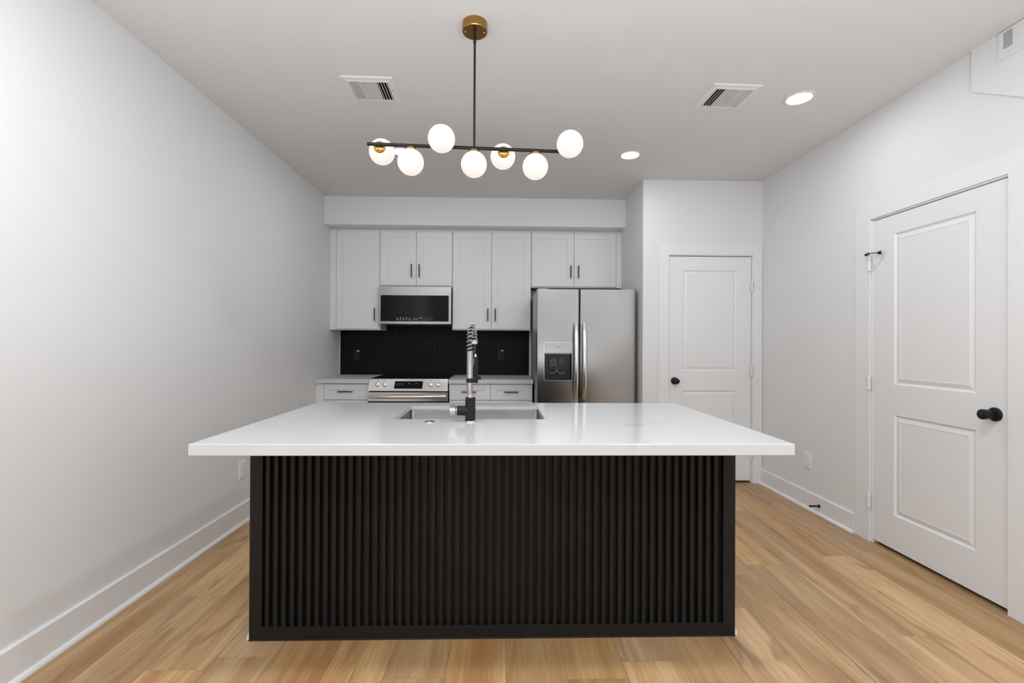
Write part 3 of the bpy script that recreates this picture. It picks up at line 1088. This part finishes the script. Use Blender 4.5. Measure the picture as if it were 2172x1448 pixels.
for r_, zz in ((0, 0.859), (1, 0.845)):
    for c_ in range(3):
        bar(m, on_panel(-0.986 + c_ * 0.0245, zz, 0.0018), (1, 0, 0), pu_n, 0.012, 0.004 + 0.003 * ((r_ + c_) % 2), 'dimmark')
m.text('90', 0.021, on_panel(-0.878, 0.856, 0.0017), (1, 0, 0), pu_n, 'dimmark')
bar(m, on_panel(-0.806, 0.859, 0.0018), (1, 0, 0), pu_n, 0.020, 0.004, 'dimmark')
bar(m, on_panel(-0.828, 0.845, 0.0018), (1, 0, 0), pu_n, 0.006, 0.004, 'dimmark')
m.obj('display', cp)
for kx in (-1.174, -1.1045, -0.668, -0.5985):
    m = MB()
    kc = on_panel(kx, 0.8485)
    m.lathe(kc, pn, [(0, 0.0255), (0.004, 0.0255), (0.005, 0.0235), (0.018, 0.0215), (0.020, 0.0195), (0.020, 0)], 'satin', 32)
    e1, e2 = Vector((1, 0, 0)), pu_n
    c0 = kc + pn * 0.0195
    gp = [c0 + e1 * a + e2 * b for a, b in ((-0.006, -0.0225), (0.006, -0.0225), (0.0045, 0.0225), (-0.0045, 0.0225))]
    m.prism(gp, pn * 0.011, 'satin')
    m.obj('knob', cp, 0.0008)
    t = MB()
    for dx in (-0.0035, 0.0035):
        c1 = on_panel(kx + dx, 0.8845, 0.0004)
        t.add([c1 + e1 * a + e2 * b for a, b in ((-0.002, -0.004), (0.002, -0.004), (0.002, 0.004), (-0.002, 0.004))], [(0, 1, 2, 3)], 'inkdark')
    t.obj('burner_mark', cp)
dr = MB().box(RX0, RX1, YR, YR + 0.035, 0.6905, 0.7755, 'steel2').obj('oven_door', rg, 0.0015)
MB().box(RX0, RX1, YR + 0.001, YR + 0.034, 0.225, 0.6900, 'glass_black').obj('oven_window', dr, 0.0015)
m = MB()
for k in range(1):
    pts = []
    for i in range(25):
        s_ = -1 + 2 * i / 24
        pts.append((-0.8825 + s_ * 0.362, YR - 0.022 - 0.034 * (1 - s_ ** 4), 0.7375))
    m.tube(pts, 0.0165, 'steel2', 16, flat=(1.0, 0.55), up=(0, 0, 1))
for s_ in (-1, 1):
    m.cyl((-0.8825 + s_ * 0.350, YR, 0.7375), (-0.8825 + s_ * 0.350, YR - 0.026, 0.7375), 0.013, 'steel2', 16)
m.obj('oven_handle', dr)
MB().box(RX0, RX1, YR, YR + 0.035, 0.06, 0.221, 'steel2').obj('storage_drawer', rg, 0.0015)

# ------------------------------------------------------------------ microwave
mw = thing('microwave', (-0.888, 5.0, 1.442), 'stainless over-the-range microwave with black glass door under the short cabinet', 'microwave')
MX0, MX1, YM, MZ0, MZ1 = -1.262, -0.5135, 4.82, 1.4425, 1.8285
m = MB()
m.prism([(MX0 + 0.004, YM + 0.02, MZ0 + 0.004), (MX0 + 0.004, 5.179, MZ0 - 0.000), (MX0 + 0.004, 5.179, MZ1), (MX0 + 0.004, YM + 0.02, MZ1)], (MX1 - MX0 - 0.008, 0, 0), 'black')
m.box(MX0 + 0.10, MX1 - 0.10, YM + 0.10, YM + 0.20, MZ0 - 0.004, MZ0 + 0.006, 'black')
m.obj('body', mw)
gx0, gx1, gz0, gz1 = -1.2405, -0.5385, 1.469, 1.7395
m = MB()
lo = [rect(MX0, MX1, MZ0, MZ1, YM + 0.02), rect(MX0, MX1, MZ0, MZ1, YM + 0.001), rect(MX0 + 0.001, MX1 - 0.001, MZ0 + 0.001, MZ1 - 0.001, YM), rect(gx0, gx1, gz0, gz1, YM), rect(gx0, gx1, gz0, gz1, YM + 0.004)]
m.rings(lo, 'steel')
md = m.obj('microwave_door', mw)
md['label'] = 'brushed steel door frame'
m = MB()
m.box(gx0 + 0.001, gx1 - 0.001, YM + 0.001, YM + 0.0038, gz0 + 0.001, gz1 - 0.001, 'glass_black')
gl = m.obj('door_glass', md)
m = MB()
yp = YM + 0.0008
X, Z = Vector((1, 0, 0)), Vector((0, 0, 1))
for r_, zz in ((0, 1.5045), (1, 1.4865)):
    for c_ in range(5):
        bar(m, (-1.066 + c_ * 0.031, yp - 0.0004, zz), X, Z, 0.016 - 0.002 * (c_ % 2), 0.0035 + 0.0035 * ((c_ + r_) % 2), 'mark')
m.obj('keypad_print', md)
m = MB()
for r_, zz in ((0, 1.5045), (1, 1.4865)):
    for c_ in range(6):
        m.text(('123456', '7890+-')[r_][c_], 0.012, (-0.7985 + c_ * 0.0212, yp, zz), X, Z, 'mark')
bar(m, (-0.829, yp - 0.0004, 1.5055), X, Z, 0.024, 0.006, 'mark')
m.obj('keypad_print', md)
MB().box(-0.911, -0.852, yp - 0.0003, yp, 1.482, 1.505, 'lcd').obj('clock_window', md)
m = MB()
m.text('FRIGIDAIRE', 0.0125, (-0.912, YM - 0.0002, 1.7725), X, Z, 'mark')
m.text('GALLERY', 0.0065, (-0.858, YM - 0.0002, 1.7725), X, Z, 'inkdark')
m.obj('logo', md)

# ------------------------------------------------------------------ refrigerator
fr = thing('refrigerator', (0.787, 4.65, 0), 'stainless steel side-by-side refrigerator with water dispenser', 'refrigerator')
YF = 4.245
m = MB()
m.box(0.334, 1.240, YF + 0.075, 5.06, 0.02, 1.7405, 'side').box(0.34, 1.23, YF + 0.06, YF + 0.09, 0.0, 0.09, 'black')
m.box(0.345, 0.43, YF + 0.03, YF + 0.16, 1.7405, 1.757, 'side').box(1.15, 1.235, YF + 0.03, YF + 0.16, 1.7405, 1.757, 'side')
m.obj('body', fr, 0.002)


def fridge_door(name, x0, x1, hole=None):
    z0, z1, y, th, r = 0.095, 1.7470, YF, 0.068, 0.012
    nseg = 12
    m = MB()
    # slightly crowned front with rounded long edges, built as a swept profile across x
    prof = [(x0, y + th), (x0, y + r)] + [(x0 + r - r * math.cos(a), y + r - r * math.sin(a)) for a in [PI / 2 * k / 6 for k in range(1, 7)]]
    mid = [x0 + r + (x1 - x0 - 2 * r) * k / nseg for k in range(1, nseg)]
    crown = lambda x: y - 0.004 * (1 - ((x - (x0 + x1) / 2) / ((x1 - x0) / 2 - r)) ** 2)
    prof += [(x, crown(x)) for x in mid]
    prof += [(x1 - r + r * math.sin(a), y + r - r * math.cos(a)) for a in [PI / 2 * k / 6 for k in range(0, 7)]] + [(x1, y + th)]
    if not hole:
        v = [(x, yy, z) for z in (z0, z1) for x, yy in prof]
        n = len(prof)
        m.add(v, [(i, i + 1, n + i + 1, n + i) for i in range(n - 1)], 'steel', True)
        m.add(v, [tuple(range(n))[::-1], tuple(range(n, 2 * n)), (n - 1, 0, n, 2 * n - 1)], 'side')
    else:
        hx0, hx1, hz0, hz1 = hole
        xs = prof
        ins = [(hx0, crown(hx0)), (hx1, crown(hx1))]
        prof2 = sorted([p for p in prof if not (hx0 - 0.004 < p[0] < hx0 + 0.004 and p[1] < y) and not (hx1 - 0.004 < p[0] < hx1 + 0.004 and p[1] < y)] + ins, key=lambda p: (p[0], 0))
        first = [p for p in prof[:2]]
        rest = [p for p in prof2 if p not in prof[:2] and p not in prof[-2:]]
        prof2 = first + rest + prof[-2:]
        n = len(prof2)
        zs = [z0, hz0, hz1, z1]
        v = [(x, yy, z) for z in zs for x, yy in prof2]
        fs = []
        for j in range(3):
            for i in range(n - 1):
                xa, xb = prof2[i][0], prof2[i + 1][0]
                if j == 1 and xa >= hx0 - 1e-6 and xb <= hx1 + 1e-6:
                    continue
                fs.append((j * n + i, j * n + i + 1, (j + 1) * n + i + 1, (j + 1) * n + i))
        m.add(v, fs, 'steel', True)
        m.add(v, [tuple(range(n))[::-1], tuple(range(3 * n, 4 * n)), (n - 1, 0, 3 * n, 4 * n - 1)], 'side')
    return m.obj(name, fr)


DX0, DX1, DZ0, DZ1 = 0.401, 0.654, 0.914, 1.2555
fd = fridge_door('freezer_door', 0.3300, 0.7205, (DX0, DX1, DZ0, DZ1))
rd = fridge_door('refrigerator_door', 0.7275, 1.2445)
for d, x in ((fd, 0.6885), (rd, 0.7645)):
    m = MB()
    pts, rr = [], []
    for i in range(33):
        s_ = -1 + 2 * i / 32
        pts.append((x, YF - 0.016 - 0.042 * (1 - abs(s_) ** 3.0), 1.0925 + s_ * 0.348))
        rr.append(0.0205 - 0.003 * abs(s_) ** 4)
    m.tube(pts, rr, 'steel2', 18, flat=(1.0, 0.55), up=(1, 0, 0))
    for s_ in (-1, 1):
        m.cyl((x, YF - 0.002, 1.0925 + s_ * 0.325), (x, YF - 0.028, 1.0925 + s_ * 0.325), 0.012, 'steel2', 16)
    m.obj('door_handle', d)
# dispenser set into the freezer door
yd = YF - 0.006


def rrect(x0, x1, z0, z1, r, y, n=4):
    return [(a, y, b) for a, b, _ in rounded(x0, x1, z0, z1, r, 0, n)]


m = MB()
m.rings([rrect(DX0 - 0.003, DX1 + 0.003, DZ0 - 0.003, DZ1 + 0.003, 0.014, YF + 0.004), rrect(DX0 - 0.003, DX1 + 0.003, DZ0 - 0.003, DZ1 + 0.003, 0.014, yd), rrect(DX0, DX1, DZ0, DZ1, 0.012, yd),
         rrect(DX0, DX1, DZ0, DZ1, 0.012, YF + 0.004)], 'satin', close=False)
m.obj('dispenser_bezel', fd)
m = MB()
m.box(DX0 + 0.002, DX1 - 0.002, YF - 0.001, YF + 0.012, 1.1615, DZ1 - 0.002, 'steel')
m.prism([(DX0 + 0.002, YF - 0.001, 1.1615), (DX0 + 0.002, YF + 0.012, 1.1475), (DX0 + 0.002, YF + 0.03, 1.1475), (DX0 + 0.002, YF + 0.03, 1.1615)], (DX1 - DX0 - 0.004, 0, 0), 'side')
m.text('FRIGIDAIRE', 0.0105, (0.5275, YF - 0.0012, 1.2195), X, Z, 'inkdark')
m.disc((0.497, YF - 0.0016, 1.184), (0, -1, 0), 0.0022, 'mark', 10)
m.obj('dispenser_panel', fd)
m = MB()
cx0, cx1, cz0, cz1 = DX0 + 0.001, DX1 - 0.001, DZ0 + 0.001, 1.160
m.rings([rrect(cx0, cx1, cz0, cz1, 0.010, YF), rrect(cx0 + 0.004, cx1 - 0.004, cz0 + 0.006, cz1 - 0.003, 0.012, YF + 0.062)], 'black')
m.box(cx0 + 0.045, cx1 - 0.060, YF + 0.050, YF + 0.060, cz0 + 0.09, cz1 - 0.02, 'black')
m.box(cx0 + 0.02, cx1 - 0.04, YF + 0.010, YF + 0.055, cz0 + 0.006, cz0 + 0.013, 'black')
m.obj('dispenser_cavity', fd)
# glossy film-wrapped paddles and the curved dispenser lever inside
m = MB()
for a, b, lo_, hi_ in ((0.455, 0.520, 1.035, 1.115), (0.538, 0.592, 1.055, 1.120)):
    n_ = 9
    v, fs = [], []
    for j in range(n_ + 1):
        for i in range(n_ + 1):
            v.append((a + (b - a) * i / n_, YF + 0.036 + random.uniform(-0.006, 0.006), lo_ + (hi_ - lo_) * j / n_))
    for j in range(n_):
        for i in range(n_):
            p = j * (n_ + 1) + i
            fs.append((p, p + 1, p + n_ + 2, p + n_ + 1))
    m.add(v, fs, 'film')
m.tube([(0.449, YF + 0.02, 0.990), (0.458, YF + 0.018, 0.977), (0.476, YF + 0.016, 0.968), (0.497, YF + 0.015, 0.983), (0.512, YF + 0.016, 0.994), (0.530, YF + 0.015, 0.983), (0.552, YF + 0.016, 0.968), (0.574, YF + 0.018, 0.975), (0.583, YF + 0.02, 0.990)], 0.007, 'film', 10)
m.cyl((0.513, YF + 0.02, 0.995), (0.513, YF + 0.02, 1.018), 0.008, 'film', 12)
m.obj('dispenser_lever', fd)

# ------------------------------------------------------------------ pendant over the island
pd = thing('pendant_light', (-0.1266, 2.144, ZC), 'long black bar pendant with seven white globes above the island', 'pendant light')
PX, PY, PZ, BYAW = -0.1266, 2.144, 2.1484, math.atan2(0.0545, 0.9219)
bd = Vector((math.cos(BYAW), math.sin(BYAW), 0))
bn = Vector((-math.sin(BYAW), math.cos(BYAW), 0))
m = MB()
m.lathe((PX, PY, ZC), (0, 0, -1), [(0, 0.0575), (0.037, 0.0575)], 'brass', 48, True, False)
m.lathe((PX, PY, ZC), (0, 0, -1), [(0.037, 0.0575), (0.040, 0.0555)], 'brass', 48, True, False)
m.disc((PX, PY, ZC - 0.040), (0, 0, -1), 0.0555, 'brass', 48)
cn = m.obj('canopy', pd)
for s_ in (-1, 1):
    m = MB()
    c0 = Vector((PX, PY, ZC - 0.040)) + bd * s_ * 0.0435 - bn * 0.002
    m.sphere(c0, 0.0042, 'gold', 14, 8)
    m.obj('screw', cn)
m = MB()
m.cyl((PX, PY, ZC - 0.040), (PX, PY, ZC - 0.088), 0.0068, 'matte', 20)
m.cyl((PX, PY, ZC - 0.088), (PX, PY, ZC - 0.096), 0.0068, 'matte', 20, r2=0.0052)
m.cyl((PX, PY, ZC - 0.094), (PX, PY, PZ), 0.0052, 'matte', 20)
m.disc((PX, PY - 0.0070, ZC - 0.082), (0, -1, 0), 0.0016, 'chrome', 10)
m.obj('stem', pd)
m = MB()
m.cyl(Vector((PX, PY, PZ)) - bd * 0.483, Vector((PX, PY, PZ)) + bd * 0.47, 0.0078, 'matte', 24, bev=0.0006)
m.obj('bar', pd)
for i, (s_, kind) in enumerate(((-0.434, 'far'), (-0.2885, 'low'), (-0.144, 'near'), (-0.001, 'low'), (0.138, 'far'), (0.2845, 'low'), (0.430, 'near'))):
    p = Vector((PX, PY, PZ)) + bd * s_
    ax = {'far': bn, 'near': -bn, 'low': Vector((0, 0, -1))}[kind]
    if kind == 'low':
        off = 0.0755
    else:
        off = 0.0855
    c0 = p + ax * off
    R = 0.0595
    m = MB()
    # brass cup hugging the globe and the short arm that carries it
    prof = [(0.004, 0.005), (off - R - 0.012 if off > 0.08 else 0.006, 0.005)]
    t0 = prof[-1][0]
    for k in range(9):
        a = PI / 2 * k / 8
        hgt = (off - math.sqrt(R * R - 0.0275 ** 2)) - t0
        prof.append((t0 + hgt * (1 - math.cos(a)), 0.005 + (0.0275 - 0.005) * math.sin(a)))
    m.lathe(p, ax, prof, 'gold', 32, True, False)
    cup = m.obj('lamp_cup', pd)
    m = MB()
    m.sphere(c0, R, 'globe', 40, 24)
    m.obj('glass_globe', pd)

# ------------------------------------------------------------------ recessed lights
for (cx, cy, lab) in ((1.778, 2.728, 'lit recessed downlight nearest the stair bulkhead, beside the right ceiling vent'),
                      (1.004, 3.598, 'lit recessed downlight in front of the pantry corner'),
                      (-0.770, 3.598, 'lit recessed downlight seen behind the left globes of the pendant')):
    t = thing('recessed_light', (cx, cy, ZC), lab, 'recessed light', 'recessed downlights in the ceiling')
    m = MB()
    m.lathe((cx, cy, ZC), (0, 0, -1), [(0, 0.083), (0.003, 0.083), (0.0055, 0.079), (0.0055, 0.068), (0.002, 0.065)], 'ceil', 48, False, False)
    m.obj('trim_ring', t)
    m = MB()
    m.disc((cx, cy, ZC - 0.0025), (0, 0, -1), 0.0655, 'can', 48)
    m.obj('diffuser', t)


# ------------------------------------------------------------------ ceiling vents
def vent(cx, cy, rot, label, flip):
    t = thing('ceiling_vent', (cx, cy, ZC), label, 'vent', 'ceiling air registers')
    R_ = Matrix.Rotation(rot, 3, 'Z')
    hx, hy, gx, gy = 0.144, 0.138, 0.109, 0.101
    mx0, mx1 = -0.044, 0.044
    P = lambda x, y, d: Vector((cx, cy, ZC)) + R_ @ Vector((x, y, -d))
    m = MB()
    lo = []
    for x, y, d in ((hx, hy, 0.0), (hx, hy, 0.004), (hx - 0.003, hy - 0.003, 0.0065), (gx + 0.010, gy + 0.010, 0.0095), (gx + 0.003, gy + 0.003, 0.0125), (gx, gy, 0.012), (gx, gy, 0.001)):
        lo.append([P(-x, -y, d), P(x, -y, d), P(x, y, d), P(-x, y, d)])
    m.rings(lo, 'vent', close=False)
    for x in (mx0, mx1):
        m.add([P(x - 0.0016, -gy, 0.012), P(x + 0.0016, -gy, 0.012), P(x + 0.0016, gy, 0.012), P(x - 0.0016, gy, 0.012)], [(0, 1, 2, 3)], 'vent')
        for e in (-0.0016, 0.0016):
            m.add([P(x + e, -gy, 0.012), P(x + e, gy, 0.012), P(x + e, gy, 0.002), P(x + e, -gy, 0.002)], [(0, 1, 2, 3)], 'vent')
    m.obj('face_frame', t)
    MB().add([P(-gx, -gy, 0.001), P(gx, -gy, 0.001), P(gx, gy, 0.001), P(-gx, gy, 0.001)], [(0, 1, 2, 3)], 'void').obj('duct_shade_sheet', t)  # black sheet painted as the shade inside the duct, ceiling stays closed
    # side banks throw the air left and right
    for a, b, sg in ((-gx, mx0 - 0.0016, -1), (mx1 + 0.0016, gx, 1)):
        m = MB()
        n = 4
        w_ = (b - a) / n
        for k in range(n):
            x = a + w_ * (k + 0.5)
            dx, th = 0.0032 * sg, 0.0014
            q = [P(x + dx - th, -gy, 0.0125), P(x + dx + th, -gy, 0.0125), P(x - dx + th, -gy, 0.002), P(x - dx - th, -gy, 0.002)]
            q2 = [P(x + dx - th, gy, 0.0125), P(x + dx + th, gy, 0.0125), P(x - dx + th, gy, 0.002), P(x - dx - th, gy, 0.002)]
            m.rings([q, q2], 'vent')
        m.obj('louver_bank', t)
    m = MB()
    n = 10
    w_ = 2 * gy / n
    for k in range(n):
        y = -gy + w_ * (k + 0.5)
        dy, th = -0.0012, 0.0012
        q = [P(mx0 + 0.0016, y + dy - th, 0.0125), P(mx0 + 0.0016, y + dy + th, 0.0125), P(mx0 + 0.0016, y - dy + th, 0.002), P(mx0 + 0.0016, y - dy - th, 0.002)]
        q2 = [p + R_ @ Vector((mx1 - mx0 - 0.0032, 0, 0)) for p in q]
        m.rings([q, q2], 'vent')
    m.obj('louver_bank', t)
    for sx, sy, mt in ((0.121, -0.02, 'void'), (-0.121, 0.03, 'vent')):
        m = MB()
        m.disc(P(sx, sy, 0.0100), (0, 0, -1), 0.0028, mt, 10)
        m.obj('screw', t)


vent(-0.757, 2.725, 0.02, 'white ceiling vent left of the pendant stem', False)
vent(1.337, 2.731, 0.03, 'white ceiling vent beside the recessed downlight', True)

# small register on the stair bulkhead at the top right
xg = XR - 0.012
t = thing('wall_vent', (xg, 2.0, 2.59), 'white register high on the stair bulkhead with grey slot', 'vent')
m = MB()
m.box(xg - 0.004, xg, 1.80, 2.141, 2.590, 2.722, 'wall').box(xg - 0.007, xg - 0.004, 1.815, 2.130, 2.616, 2.720, 'wall')
m.obj('face_plate', t, 0.001)
m = MB()
m.box(xg - 0.0078, xg - 0.0069, 2.071, 2.110, 2.634, 2.710, 'grey')
m.obj('slot', t)
